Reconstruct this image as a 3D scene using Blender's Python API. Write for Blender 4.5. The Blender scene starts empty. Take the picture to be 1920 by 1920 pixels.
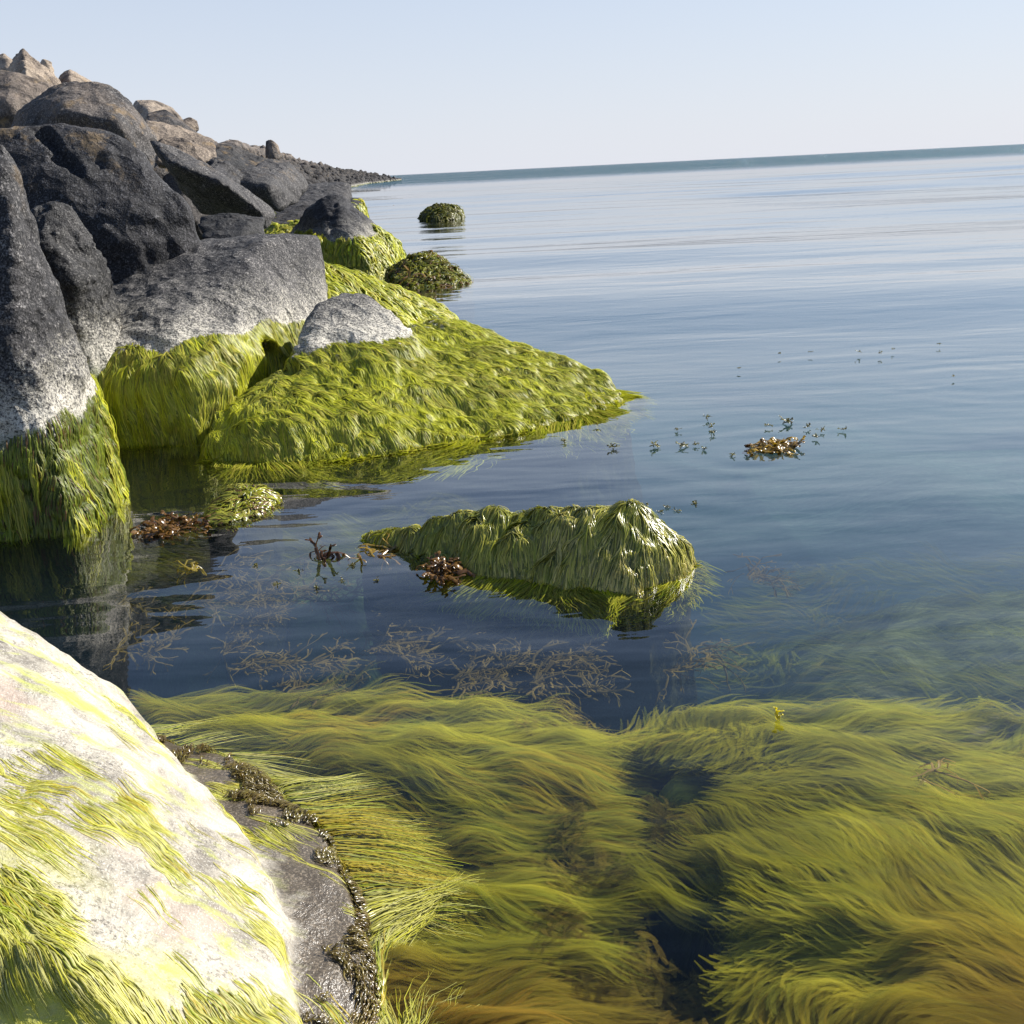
import bpy, bmesh, math, random
import numpy as np
random.seed(7); RNG = np.random.default_rng(7)
S = bpy.context.scene
C = S.collection

# ------------------------------------------------------------------ camera
F = 1925.0; PITCH = math.radians(18.44); ROLL = math.radians(2.84); CAMH = 1.2
fw = np.array([0, math.cos(PITCH), -math.sin(PITCH)])
r0 = np.array([1., 0, 0]); u0 = np.array([0, math.sin(PITCH), math.cos(PITCH)])
CR = math.cos(ROLL)*r0 - math.sin(ROLL)*u0
CU = math.sin(ROLL)*r0 + math.cos(ROLL)*u0
CP = np.array([0, 0, CAMH])
cam = bpy.data.cameras.new('camera'); co = bpy.data.objects.new('camera', cam); C.objects.link(co)
from mathutils import Matrix, Vector
M = Matrix([[CR[i], CU[i], -fw[i], CP[i]] for i in range(3)] + [[0, 0, 0, 1]])
co.matrix_world = M
cam.sensor_width = 36; cam.lens = 36*F/1920; cam.clip_start = 0.05; cam.clip_end = 60000
S.camera = co

# ------------------------------------------------------------------ sky, sun, exposure
SUN_AZ, SUN_EL = math.radians(62), math.radians(35)
w = bpy.data.worlds.new("World"); S.world = w; w.use_nodes = True
nt = w.node_tree
sky = nt.nodes.new('ShaderNodeTexSky'); sky.sky_type = 'NISHITA'; sky.sun_disc = False
sky.sun_elevation = SUN_EL; sky.sun_rotation = SUN_AZ
sky.air_density = 1.0; sky.dust_density = 0.5; sky.ozone_density = 2.0; sky.altitude = 0
hs = nt.nodes.new('ShaderNodeHueSaturation'); hs.inputs['Saturation'].default_value = 1.0
nt.links.new(sky.outputs[0], hs.inputs['Color'])
# pale summer haze thickening towards the horizon, over the clear sky model
tcw = nt.nodes.new('ShaderNodeTexCoord'); sx = nt.nodes.new('ShaderNodeSeparateXYZ'); nt.links.new(tcw.outputs['Generated'], sx.inputs[0])
rp = nt.nodes.new('ShaderNodeValToRGB'); nt.links.new(sx.outputs[2], rp.inputs[0])
e = rp.color_ramp.elements; e[0].position = 0; e[0].color = (.95,)*3+(1,); e[1].position = .75; e[1].color = (0, 0, 0, 1)
for p_, v_ in ((.15, .8), (.3, .72), (.46, .22)):
    q_ = e.new(p_); q_.color = (v_,)*3+(1,)
hz = nt.nodes.new('ShaderNodeValToRGB'); nt.links.new(sx.outputs[2], hz.inputs[0])
e = hz.color_ramp.elements; e[0].position = 0; e[0].color = (.51, .53, .585, 1); e[1].position = .16; e[1].color = (.43, .475, .565, 1)
q_ = e.new(.25); q_.color = (.41, .48, .61, 1)
q_ = e.new(.6); q_.color = (.09, .2, .55, 1)
sc_ = nt.nodes.new('ShaderNodeVectorMath'); sc_.operation = 'SCALE'; sc_.inputs['Scale'].default_value = 10; nt.links.new(hz.outputs[0], sc_.inputs[0])
mxw = nt.nodes.new('ShaderNodeMix'); mxw.data_type = 'RGBA'
nt.links.new(rp.outputs[0], mxw.inputs[0]); nt.links.new(hs.outputs[0], mxw.inputs[6]); nt.links.new(sc_.outputs[0], mxw.inputs[7])
nt.links.new(mxw.outputs[2], nt.nodes['Background'].inputs[0])
nt.nodes['Background'].inputs[1].default_value = 0.083
sl = bpy.data.lights.new('sun', 'SUN'); sl.energy = 5.0; sl.angle = math.radians(0.53); sl.color = (1, .955, .88)
so = bpy.data.objects.new('sun', sl); C.objects.link(so)
sd = Vector((math.sin(SUN_AZ)*math.cos(SUN_EL), math.cos(SUN_AZ)*math.cos(SUN_EL), math.sin(SUN_EL)))
so.rotation_euler = sd.to_track_quat('Z', 'Y').to_euler(); so.location = (6, 2, 8)
S.view_settings.view_transform = 'Standard'; S.view_settings.look = 'None'
S.view_settings.exposure = 0.85; S.view_settings.gamma = 1
S.cycles.max_bounces = 6; S.cycles.transparent_max_bounces = 24; S.cycles.diffuse_bounces = 3
S.cycles.glossy_bounces = 3; S.cycles.sample_clamp_indirect = 4
S.cycles.caustics_reflective = False; S.cycles.caustics_refractive = False

# ------------------------------------------------------------------ geometry helpers
def ray(x, y): return fw + CR*(x-960)/F - CU*(y-960)/F
def P(x, y, Y):                       # point seen at photo pixel, Y metres ahead
    d = ray(x, y); return CP + d*(Y/d[1])
def W(x, y, z=0.0):                   # point on a level z
    d = ray(x, y); return CP + d*((z-CAMH)/d[2])

def h3(ix, iy, iz, s):
    n = (ix*374761393 + iy*668265263 + iz*2147483647 + s*1274126177) & 0xffffffff
    n = ((n ^ (n >> 13))*1274126177) & 0xffffffff
    n = ((n ^ (n >> 16))*668265263) & 0xffffffff
    return ((n ^ (n >> 15)) & 0xffff)/32767.5 - 1
def vn(p, s=0):                       # value noise in -1..1
    p = np.asarray(p, float); f = np.floor(p); t = p-f; t = t*t*(3-2*t)
    i = f.astype(np.int64); X, Y, Z = i[..., 0], i[..., 1], i[..., 2]
    r = 0
    for a in (0, 1):
        for b in (0, 1):
            for c in (0, 1):
                wgt = (t[..., 0] if a else 1-t[..., 0])*(t[..., 1] if b else 1-t[..., 1])*(t[..., 2] if c else 1-t[..., 2])
                r = r + wgt*h3(X+a, Y+b, Z+c, s)
    return r
def fbm(p, o=3, s=0):
    r = 0; a = 1; 
    for k in range(o):
        r = r + a*vn(np.asarray(p)*(2.03**k), s+k*17); a *= .5
    return r
def xyz(x, y, z=0.): 
    x, y = np.broadcast_arrays(x, y); return np.stack([x, y, np.broadcast_to(z, x.shape)], -1)

ICO = {}
def ico(n):
    if n not in ICO:
        bm = bmesh.new(); bmesh.ops.create_icosphere(bm, subdivisions=n, radius=1)
        v = np.array([q.co[:] for q in bm.verts]); f = np.array([[q.index for q in g.verts] for g in bm.faces]); bm.free()
        v /= np.linalg.norm(v, axis=1)[:, None]; ICO[n] = (v, f)
    return ICO[n]

def mesh(name, V, Fc, mat=None, col=None):
    me = bpy.data.meshes.new(name); V = np.asarray(V, np.float32).reshape(-1, 3); Fc = np.asarray(Fc)
    k = Fc.shape[1]; me.vertices.add(len(V)); me.vertices.foreach_set('co', V.ravel())
    me.loops.add(Fc.size); me.loops.foreach_set('vertex_index', Fc.ravel().astype(np.int32))
    me.polygons.add(len(Fc)); me.polygons.foreach_set('loop_start', np.arange(0, Fc.size, k, dtype=np.int32))
    try: me.polygons.foreach_set('loop_total', np.full(len(Fc), k, np.int32))
    except Exception: pass
    if col is not None:
        a = me.attributes.new('col', 'FLOAT_COLOR', 'POINT')
        c4 = np.ones((len(V), 4), np.float32); c4[:, :3] = np.asarray(col).reshape(-1, 3); a.data.foreach_set('color', c4.ravel())
    me.update(); me.validate()
    if mat: me.materials.append(mat)
    return me
def obj(name, me, parent=None, label=None, cat=None, group=None, kind=None, loc=None):
    o = bpy.data.objects.new(name, me); C.objects.link(o)
    if parent is not None:
        o.parent = parent
        o.matrix_parent_inverse = Matrix.Translation(-Vector(parent.location))
    if loc is not None: o.location = loc
    for k, v in (('label', label), ('category', cat), ('group', group), ('kind', kind)):
        if v: o[k] = v
    return o

# signed-distance rocks: smooth intersection of the planes of a convex hull
def hull(points, kr, chips=0):
    pts = np.array(points); c = pts.mean(0)
    bm = bmesh.new()
    for p in pts: bm.verts.new(p)
    bmesh.ops.convex_hull(bm, input=bm.verts[:]); bm.normal_update()
    pl = []
    for f in bm.faces:
        if f.calc_area() < 1e-6: continue
        n = np.array(f.normal[:]); d = n @ np.array(f.verts[0].co[:])
        if n @ c > d: n, d = -n, -d
        for (m, e) in pl:
            if n @ m > .995 and abs(d-e) < .02: break
        else: pl.append((n, d))
    bm.free()
    N = [a for a, b in pl]; D = [b for a, b in pl]
    if chips:                          # broken corners
        r = np.random.default_rng(len(pl)*31+int(abs(c[0])*97)); size = np.ptp(pts, 0).mean()
        for _ in range(chips):
            n = r.normal(0, 1, 3); n /= np.linalg.norm(n); sup = (pts @ n).max(); N.append(n); D.append(sup-size*r.uniform(-.02, .018))
    return np.array(N), np.array(D), kr*.5
def hsdf(h, p):
    N, D, k = h; q = p @ N.T - D; m = q.max(-1)
    return m + k*np.log(np.exp((q-m[..., None])/k).sum(-1)) - k
class Rock:
    def __init__(s, hulls, amp=.02, freq=3., blend=.06, carve=(), seed=0, drape=0., centre=None):
        s.h = hulls; s.amp = amp; s.freq = freq; s.blend = blend; s.carve = carve; s.seed = seed; s.drape = drape
        s.c = centre
    def base(s, p):
        d = hsdf(s.h[0], p)
        for h in s.h[1:]:
            e = hsdf(h, p); k = s.blend; hh = np.clip(.5+.5*(e-d)/k, 0, 1); d = e*(1-hh)+d*hh - k*hh*(1-hh)
        return d
    def f(s, p):
        d = s.base(p)
        d = d - s.amp*.45
        n1 = vn(p*s.freq, s.seed); n2 = vn(p*s.freq*2.3+n1[..., None]*.6, s.seed+1)
        d = d + s.amp*(n1+.35*(1-2.2*np.abs(n2))+.2*(1-2.2*np.abs(vn(p*s.freq*5.1, s.seed+2)))+.12*vn(p*s.freq*11, s.seed+3))
        if s.amp > .02: d = d + s.amp*.12*vn(p*s.freq*23, s.seed+4)
        if s.drape:                    # hanging folds of the weed
            q = p*np.array([1, 1, .22]); z = np.clip((.48-p[..., 2])/.12, 0, 1)
            d = d + z*s.drape*(vn(q*26, 5)+.7*vn(q*11, 8))
        for a, b, r in s.carve:
            a = np.array(a); b = np.array(b); t = np.clip(((p-a) @ (b-a))/((b-a) @ (b-a)), 0, 1)
            w_ = np.linalg.norm(p-a-t[..., None]*(b-a), axis=-1) - r*(1-.5*t)*(1+.3*vn(p*9, 3))
            d = np.maximum(d, -w_)
        return d
    def grad(s, p, e=.012, f0=None):
        f0 = s.f(p) if f0 is None else f0
        g = np.stack([s.f(p+np.eye(3)[i]*e)-f0 for i in range(3)], -1)
        return g/np.maximum(np.linalg.norm(g, axis=-1), 1e-9)[..., None]
    def projn(s, p):
        f0 = s.f(p); g = s.grad(p, f0=f0)
        return p-g*np.clip(f0, -.08, .08)[..., None], g
    def build(s, n, rmax=2.5):
        v, f = ico(n); c = s.c
        lo = np.zeros(len(v)); hi = np.full(len(v), float(rmax)); found = np.zeros(len(v), bool)
        R = np.linspace(rmax, .01, 40)
        for a, b in zip(R[:-1], R[1:]):
            i = ~found
            if not i.any(): break
            val = s.f(c+v[i]*b); j = np.where(i)[0][val < 0]
            lo[j] = b; hi[j] = a; found[j] = True
        for _ in range(9):
            m = (lo+hi)/2; q = s.f(c+v*m[:, None]) < 0
            lo = np.where(q, m, lo); hi = np.where(q, hi, m)
        return c+v*((lo+hi)/2)[:, None], f

def ribbons(Pt, N, Wd, col, three=True):
    n, m = Pt.shape[:2]
    T = np.gradient(Pt, axis=1); B = np.cross(T, N); B /= np.maximum(np.linalg.norm(B, axis=-1), 1e-9)[..., None]
    hw = (Wd/2)[..., None]
    if three: V = np.stack([Pt-B*hw, Pt+N*hw*.6, Pt+B*hw], 2); k = 3
    else: V = np.stack([Pt-B*hw, Pt+B*hw], 2); k = 2
    idx = np.arange(n*m*k).reshape(n, m, k)
    Fc = np.stack([idx[:, :-1, :-1], idx[:, :-1, 1:], idx[:, 1:, 1:], idx[:, 1:, :-1]], -1).reshape(-1, 4)
    Cc = np.repeat(col[:, :, None, :], k, 2)
    return V.reshape(-1, 3), Fc, Cc.reshape(-1, 3)

# ------------------------------------------------------------------ materials
def newmat(name):
    m = bpy.data.materials.new(name); m.use_nodes = True; t = m.node_tree; t.nodes.clear()
    return m, t
class NT:
    def __init__(s, t): s.t = t
    def n(s, typ, **kw):
        x = s.t.nodes.new('ShaderNode'+typ)
        for k, v in kw.items():
            if k.startswith('_'): x.inputs[k[1:].replace('_', ' ')].default_value = v
            else: setattr(x, k, v)
        return x
    def l(s, a, b): s.t.links.new(a, b)
    def math(s, op, a, b=None, c=None, clamp=False):
        x = s.n('Math', operation=op, use_clamp=clamp)
        for i, q in enumerate((a, b, c)):
            if q is None: continue
            if isinstance(q, (int, float)): x.inputs[i].default_value = q
            else: s.l(q, x.inputs[i])
        return x.outputs[0]
    def mix(s, f, a, b, bt='MIX'):
        x = s.n('Mix', data_type='RGBA', blend_type=bt)
        for i, q in ((0, f), (6, a), (7, b)):
            if isinstance(q, (int, float)): x.inputs[i].default_value = q
            elif isinstance(q, tuple): x.inputs[i].default_value = (*q, 1)
            else: s.l(q, x.inputs[i])
        return x.outputs[2]
    def ramp(s, v, a, b, smooth=False):
        x = s.n('MapRange'); x.interpolation_type = 'SMOOTHSTEP' if smooth else 'LINEAR'
        s.l(v, x.inputs[0]); x.inputs[1].default_value = a; x.inputs[2].default_value = b; return x.outputs[0]
    def noise(s, vec, scale, det=4, rough=.55, dist=0.):
        x = s.n('TexNoise', _Scale=scale, _Detail=det, _Roughness=rough, _Distortion=dist)
        if vec is not None: s.l(vec, x.inputs['Vector'])
        return x.outputs[0]

def rock_mat(name, dark, mid, light, tan=(.26, .2, .15), salt=(.6, .56, .47), algae_z=.36, salt_z=.58, salt_amt=.9, algae=(.07, .095, .012), tan_z=2.0, speck=50.):
    m, t = newmat(name); k = NT(t)
    tc = k.n('TexCoord'); geo = k.n('NewGeometry'); oi = k.n('ObjectInfo')
    add = k.n('VectorMath', operation='ADD'); k.l(geo.outputs['Position'], add.inputs[0])
    rnd = k.n('VectorMath', operation='SCALE'); rnd.inputs[0].default_value = (7, 13, 5); k.l(oi.outputs['Random'], rnd.inputs['Scale']); k.l(rnd.outputs[0], add.inputs[1])
    v = add.outputs[0]
    sep = k.n('SeparateXYZ'); k.l(geo.outputs['Position'], sep.inputs[0]); z = sep.outputs[2]
    big = k.noise(v, 2.2, 5, .6, .4); fine = k.noise(v, speck, 3, .7); fine2 = k.noise(v, speck*2.6, 2, .6); med = k.noise(v, 13, 5, .65, .5)
    c = k.mix(k.ramp(big, .35, .68), dark, mid)
    c = k.mix(k.math('MULTIPLY', k.ramp(fine, .5, .62), k.ramp(med, .3, .65)), c, light)
    c = k.mix(k.ramp(fine2, .56, .42), c, tuple(q*.35 for q in dark))
    c = k.mix(k.math('MULTIPLY', k.ramp(fine2, .63, .7), .35), c, tuple(min(1, q*1.6) for q in light))
    # object-to-object shade
    c = k.mix(1.0, c, k.mix(oi.outputs['Random'], (.6, .6, .63), (1.45, 1.38, 1.28)), 'MULTIPLY')
    # lichen / bleached tan on the upper, dry stones
    up = k.math('MULTIPLY', k.ramp(z, tan_z-.5, tan_z+.9), k.ramp(big, .35, .6))
    c = k.mix(up, c, k.mix(k.ramp(fine, .35, .65), tuple(q*.6 for q in tan), tuple(q*1.35 for q in tan)))
    lich = k.math('MULTIPLY', k.ramp(k.noise(v, 5.5, 6, .7), .56, .66), k.ramp(z, 1.1, 1.5))
    c = k.mix(k.math('MULTIPLY', lich, .6), c, (.22, .15, .075))
    # pale salt and barnacle band over the weed line
    zz = k.math('ADD', z, k.math('MULTIPLY', k.math('SUBTRACT', k.noise(v, 3.5, 5, .7), .5), .42))
    lo = k.ramp(zz, salt_z+.16, salt_z-.16)
    sp = k.ramp(k.math('ADD', k.noise(v, 85, 5, .85), k.math('MULTIPLY', lo, .13)), .54, .66)
    c = k.mix(k.math('MULTIPLY', k.math('MULTIPLY', lo, sp), salt_amt), c, salt)
    zg = k.math('ADD', z, k.math('MULTIPLY', k.math('SUBTRACT', k.noise(v, 9, 4, .7), .5), .12))
    g = k.ramp(zg, algae_z+.03, algae_z-.05)
    gc = k.mix(k.ramp(k.noise(v, 30, 4, .7), .35, .65), tuple(q*.45 for q in algae), algae)
    gc = k.mix(k.ramp(zg, .03, -.02), gc, (.03, .028, .012))
    c = k.mix(g, c, gc)
    b = k.n('BsdfPrincipled'); k.l(c, b.inputs['Base Color'])
    k.l(k.mix(k.ramp(z, .12, .02), (.82,)*3, (.3,)*3), b.inputs['Roughness'])
    k.l(k.math('MULTIPLY', k.ramp(z, -.015, .0), .35), b.inputs['Specular IOR Level'])
    hh = k.math('ADD', k.math('MULTIPLY', med, .5), k.math('ADD', k.math('MULTIPLY', fine, .32), k.math('MULTIPLY', k.noise(v, 5, 6, .6, 1.), .8)))
    vo = k.n('TexVoronoi', _Scale=5.); vo.feature = 'F1'; dv = k.n('VectorMath', operation='ADD'); k.l(v, dv.inputs[0]); nv = k.n('TexNoise', _Scale=4.); k.l(v, nv.inputs['Vector']); sv = k.n('VectorMath', operation='SCALE'); sv.inputs['Scale'].default_value = .35; k.l(nv.outputs['Color'], sv.inputs[0]); k.l(sv.outputs[0], dv.inputs[1]); k.l(dv.outputs[0], vo.inputs['Vector'])
    hh = k.math('ADD', hh, k.math('MULTIPLY', vo.outputs['Distance'], 1.6))
    bp = k.n('Bump', _Strength=.9, _Distance=.03); k.l(hh, bp.inputs['Height']); k.l(bp.outputs[0], b.inputs['Normal'])
    o = k.n('OutputMaterial'); k.l(b.outputs[0], o.inputs[0]); return m

M_ROCK = rock_mat('dark_granite', (.022, .022, .025), (.062, .061, .064), (.21, .205, .205))
M_TAN = rock_mat('brown_granite', (.07, .055, .047), (.2, .16, .13), (.36, .3, .24), tan=(.36, .29, .22), tan_z=1.4)
M_FAR = rock_mat('riprap_granite', (.022, .02, .02), (.06, .056, .055), (.16, .145, .135), tan_z=3.2, tan=(.2, .165, .14), algae_z=.15, salt_z=.3, algae=(.13, .14, .03), speck=30)
M_DARK = rock_mat('black_wet_and_shade_granite', (.012, .012, .013), (.045, .045, .048), (.12, .12, .12))

def weed_mat(name, rough=.42, trans=.35, spec=.4):
    m, t = newmat(name); k = NT(t)
    at = k.n('Attribute', attribute_name='col')
    p = k.n('BsdfPrincipled', _Roughness=rough); g_ = k.n('NewGeometry'); s_ = k.n('SeparateXYZ'); k.l(g_.outputs['Position'], s_.inputs[0]); k.l(k.math('MULTIPLY', k.ramp(s_.outputs[2], -.015, .0), spec), p.inputs['Specular IOR Level'])
    k.l(at.outputs['Color'], p.inputs['Base Color'])
    tr = k.n('BsdfTranslucent'); k.l(k.mix(1., at.outputs['Color'], (1.25, 1.25, .6), 'MULTIPLY'), tr.inputs['Color'])
    mx = k.n('MixShader'); mx.inputs[0].default_value = trans; k.l(p.outputs[0], mx.inputs[1]); k.l(tr.outputs[0], mx.inputs[2])
    o = k.n('OutputMaterial'); k.l(mx.outputs[0], o.inputs[0]); return m
M_ALG = weed_mat('green_weed')
M_WET = weed_mat('wet_green_weed', .25, .18, .55)
M_SUB = weed_mat('submerged_weed', .9, .4, 0.)
def soft_mat():
    m, t = newmat('drifting_weed'); k = NT(t); at = k.n('Attribute', attribute_name='col')
    d = k.n('BsdfDiffuse'); k.l(at.outputs['Color'], d.inputs['Color']); tr = k.n('BsdfTranslucent'); k.l(at.outputs['Color'], tr.inputs['Color'])
    a = k.n('MixShader'); a.inputs[0].default_value = .45; k.l(d.outputs[0], a.inputs[1]); k.l(tr.outputs[0], a.inputs[2])
    tp = k.n('BsdfTransparent'); b = k.n('MixShader'); b.inputs[0].default_value = .25; k.l(tp.outputs[0], b.inputs[1]); k.l(a.outputs[0], b.inputs[2])
    o = k.n('OutputMaterial'); k.l(b.outputs[0], o.inputs[0]); return m
M_SOFT = soft_mat()
M_KELP = weed_mat('brown_weed', .25, .3, .6)

# ------------------------------------------------------------------ water
def water():
    m, t = newmat('sea_water'); k = NT(t)
    geo = k.n('NewGeometry'); sep = k.n('SeparateXYZ'); k.l(geo.outputs['Position'], sep.inputs[0])
    Y = sep.outputs[1]
    st = k.n('VectorMath', operation='MULTIPLY'); k.l(geo.outputs['Position'], st.inputs[0]); st.inputs[1].default_value = (.35, 1, 1)
    sb = k.n('VectorMath', operation='MULTIPLY'); k.l(geo.outputs['Position'], sb.inputs[0]); sb.inputs[1].default_value = (.004, .03, 1)
    patch = k.noise(sb.outputs[0], 1., 4, .6)
    far = k.math('MULTIPLY', k.ramp(Y, 100, 190, True), k.ramp(patch, .25, .5))
    near = k.ramp(Y, 7, 3)
    h = k.math('MULTIPLY', k.noise(st.outputs[0], 1.6, 3, .5, .3), k.math('ADD', .020, k.math('MULTIPLY', far, 1.7)))
    h = k.math('ADD', h, k.math('MULTIPLY', k.noise(st.outputs[0], 9, 2, .5, .5), k.math('ADD', .0014, k.math('MULTIPLY', far, .05))))
    bp = k.n('Bump', _Strength=1., _Distance=1.); k.l(h, bp.inputs['Height'])
    N = bp.outputs[0]
    dt = k.n('VectorMath', operation='DOT_PRODUCT'); k.l(geo.outputs['Incoming'], dt.inputs[0]); k.l(N, dt.inputs[1])
    cs = k.math('ABSOLUTE', dt.outputs['Value'])
    fr = k.math('MINIMUM', .985, k.math('ADD', .006, k.math('MULTIPLY', 1.38, k.math('POWER', k.math('SUBTRACT', 1., cs, clamp=True), 4.1))))
    tr = k.n('BsdfTransparent'); gl = k.n('BsdfGlossy'); k.l(N, gl.inputs['Normal'])
    k.l(k.ramp(Y, 20, 300), gl.inputs['Roughness'])
    rr = k.math('MULTIPLY', k.ramp(Y, 40, 160), .03); k.l(rr, gl.inputs['Roughness'])
    mx = k.n('MixShader'); k.l(fr, mx.inputs[0]); k.l(tr.outputs[0], mx.inputs[1]); k.l(gl.outputs[0], mx.inputs[2])
    ab = k.n('VolumeAbsorption'); ab.inputs['Color'].default_value = (.38, .62, .6, 1); ab.inputs['Density'].default_value = .5
    sc = k.n('VolumeScatter'); sc.inputs['Color'].default_value = (.28, .48, .68, 1); sc.inputs['Density'].default_value = .075; sc.inputs['Anisotropy'].default_value = .3
    ad = k.n('AddShader'); k.l(ab.outputs[0], ad.inputs[0]); k.l(sc.outputs[0], ad.inputs[1])
    o = k.n('OutputMaterial'); k.l(mx.outputs[0], o.inputs[0]); k.l(ad.outputs[0], o.inputs[1])
    # grid: rows dense in front, geometric outward
    ys = [-6., -2.]
    y = -.5
    while y < 90: ys.append(y); y += max(.03, min(.14, .03+.0035*max(0, y-3)))
    while y < 45000: ys.append(y); y *= 1.12
    ys = np.array(ys)
    u = np.linspace(-1, 1, 241)
    X = (np.sign(u)*(np.abs(u)**1.6)) [None, :]*(3.2+ys.clip(0)[:, None]*.62)
    X[:, 0] -= 12; X[:, -1] += 4
    Yg = np.repeat(ys[:, None], len(u), 1)
    # swell: long low crests lying across the view
    amp = np.clip((Yg-3.5)/7, 0, 1)**1.3*np.clip((110-Yg)/60, 0, 1)
    q = np.stack([X*.10, Yg*.55, 0*X], -1)
    q2 = np.stack([X*.22+3, Yg*1.25-.07*X, 0*X+4], -1)
    q3 = np.stack([X*.06+3, Yg*.2+.02*X, 0*X+9], -1)
    Z = amp*(.046*vn(q, 1)+.010*vn(q2, 2)+.15*vn(q3, 3))
    # ring ripples about the floating weed
    for (cx, cy, a) in ((1.15, 4.35, .0016), (.3, 3.0, .0008), (-1.2, 3.7, .0008), (2.6, 5.6, .0018)):
        r = np.hypot(X-cx, Yg-cy); Z += a*np.sin(r*30)*np.exp(-r*1.8)*np.clip(r*3, 0, 1)
    V = np.stack([X, Yg, Z], -1); nr, nc = X.shape
    idx = np.arange(nr*nc).reshape(nr, nc)
    top = np.stack([idx[:-1, :-1], idx[:-1, 1:], idx[1:, 1:], idx[1:, :-1]], -1).reshape(-1, 4)
    per = np.concatenate([idx[0, :], idx[1:, -1], idx[-1, -2::-1], idx[-2:0:-1, 0]])
    V = V.reshape(-1, 3); b0 = len(V)
    low = V[per].copy(); low[:, 2] = -3.2
    nP = len(per); j = np.arange(nP); jn = (j+1) % nP
    side = np.stack([per[j], b0+j, b0+jn, per[jn]], -1)
    V = np.vstack([V, low, [[0, 20, -3.2]]]); cidx = len(V)-1
    jj = np.arange(0, nP, 1)
    bot = np.stack([b0+jn, b0+j, np.full(nP, cidx)], -1)
    me = bpy.data.meshes.new('water')
    faces = top.tolist()+side.tolist()+bot.tolist()
    me.from_pydata(V.tolist(), [], faces); me.update()
    me.polygons.foreach_set('use_smooth', [i < len(top) for i in range(len(faces))])
    me.materials.append(m)
    obj('water', me, kind='structure')
water()

# ------------------------------------------------------------------ seabed
def poly_in(poly, x, y):
    p = np.array([W(a, b, -.1)[:2] for a, b in poly]); r = np.zeros(x.shape, bool); n = len(p); d = np.full(x.shape, 1e9)
    for i in range(n):
        (x1, y1), (x2, y2) = p[i], p[(i+1) % n]
        c = ((y1 > y) != (y2 > y)) & (x < (x2-x1)*(y-y1)/(y2-y1+1e-12)+x1); r ^= c
        t = np.clip(((x-x1)*(x2-x1)+(y-y1)*(y2-y1))/((x2-x1)**2+(y2-y1)**2), 0, 1)
        d = np.minimum(d, np.hypot(x-x1-t*(x2-x1), y-y1-t*(y2-y1)))
    return np.where(r, d, -d)          # positive inside
MAT_A = [(255, 1330), (400, 1322), (560, 1312), (720, 1320), (860, 1345), (960, 1380), (1040, 1420), (1080, 1500), (1060, 1600), (1000, 1640), (960, 1800), (1000, 2200), (500, 2200), (560, 1700), (520, 1560), (400, 1450)]
MAT_B = [(1180, 1440), (1270, 1375), (1420, 1330), (1560, 1345), (1750, 1385), (1950, 1400), (2900, 1420), (3300, 2300), (1250, 2300), (1330, 1800), (1290, 1700), (1205, 1600)]
MAT_C = [(880, 1375), (960, 1325), (1090, 1340), (1160, 1380), (1240, 1400), (1280, 1600), (1340, 1790), (1450, 1900), (1450, 2200), (960, 2200), (930, 1540)]
HOLES = ([(1105, 1440), (1165, 1455), (1195, 1520), (1190, 1590), (1150, 1600), (1120, 1540)], [(1225, 1650), (1290, 1670), (1310, 1730), (1290, 1775), (1235, 1745)], [(1110, 1690), (1170, 1700), (1180, 1760), (1130, 1750)])
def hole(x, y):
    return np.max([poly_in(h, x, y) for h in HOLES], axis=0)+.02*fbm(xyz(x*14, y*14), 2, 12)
FLAT = [(1500, 1230), (1600, 1140), (1800, 1110), (2100, 1090), (2900, 1100), (2900, 1440), (1700, 1380), (1540, 1330)]
MURK = [(1290, 1120), (1300, 1000), (1420, 930), (1650, 900), (1950, 880), (2900, 900), (2900, 1130), (1700, 1160), (1520, 1210), (1350, 1200)]
MURK2 = [(170, 1000), (240, 960), (520, 900), (780, 880), (960, 900), (900, 960), (650, 1010), (500, 1010), (300, 1060)]
BED0 = -1.35
def bed(x, y):
    z = BED0+.45*np.clip(np.maximum((y-5.8)/1.5, (x-.6)/1.1), 0, 1) + .15*vn(xyz(x*1.1, y*1.1), 3) - np.clip((y-6)/12, 0, 1)*1.2
    def up(z, poly, top, w_, n=0.05):
        k = np.clip(poly_in(poly, x, y)/w_+.5, 0, 1); k = k*k*(3-2*k)
        return z*(1-k)+(top+n*fbm(xyz(x*4, y*4), 3, 5))*k
    z = up(z, MURK, -.46, 1.6, .04); z = up(z, MURK2, -.4, .35); z = up(z, FLAT, -.42, .4, .05)
    z = up(z, MAT_C, -.19, .22, .04); z = up(z, MAT_A, -.12, .2, .025); z = up(z, MAT_B, -.12, .2, .025)
    k = np.clip(hole(x, y)/.07+.4, 0, 1); z = z*(1-k)-.75*k
    lat = -(x*.9935+ (y-9)*.1135)      # shore side climbs
    z = np.where(lat > 1.2, np.maximum(z, -1.3+(lat-1.2)*.5), z)
    return z
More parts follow.
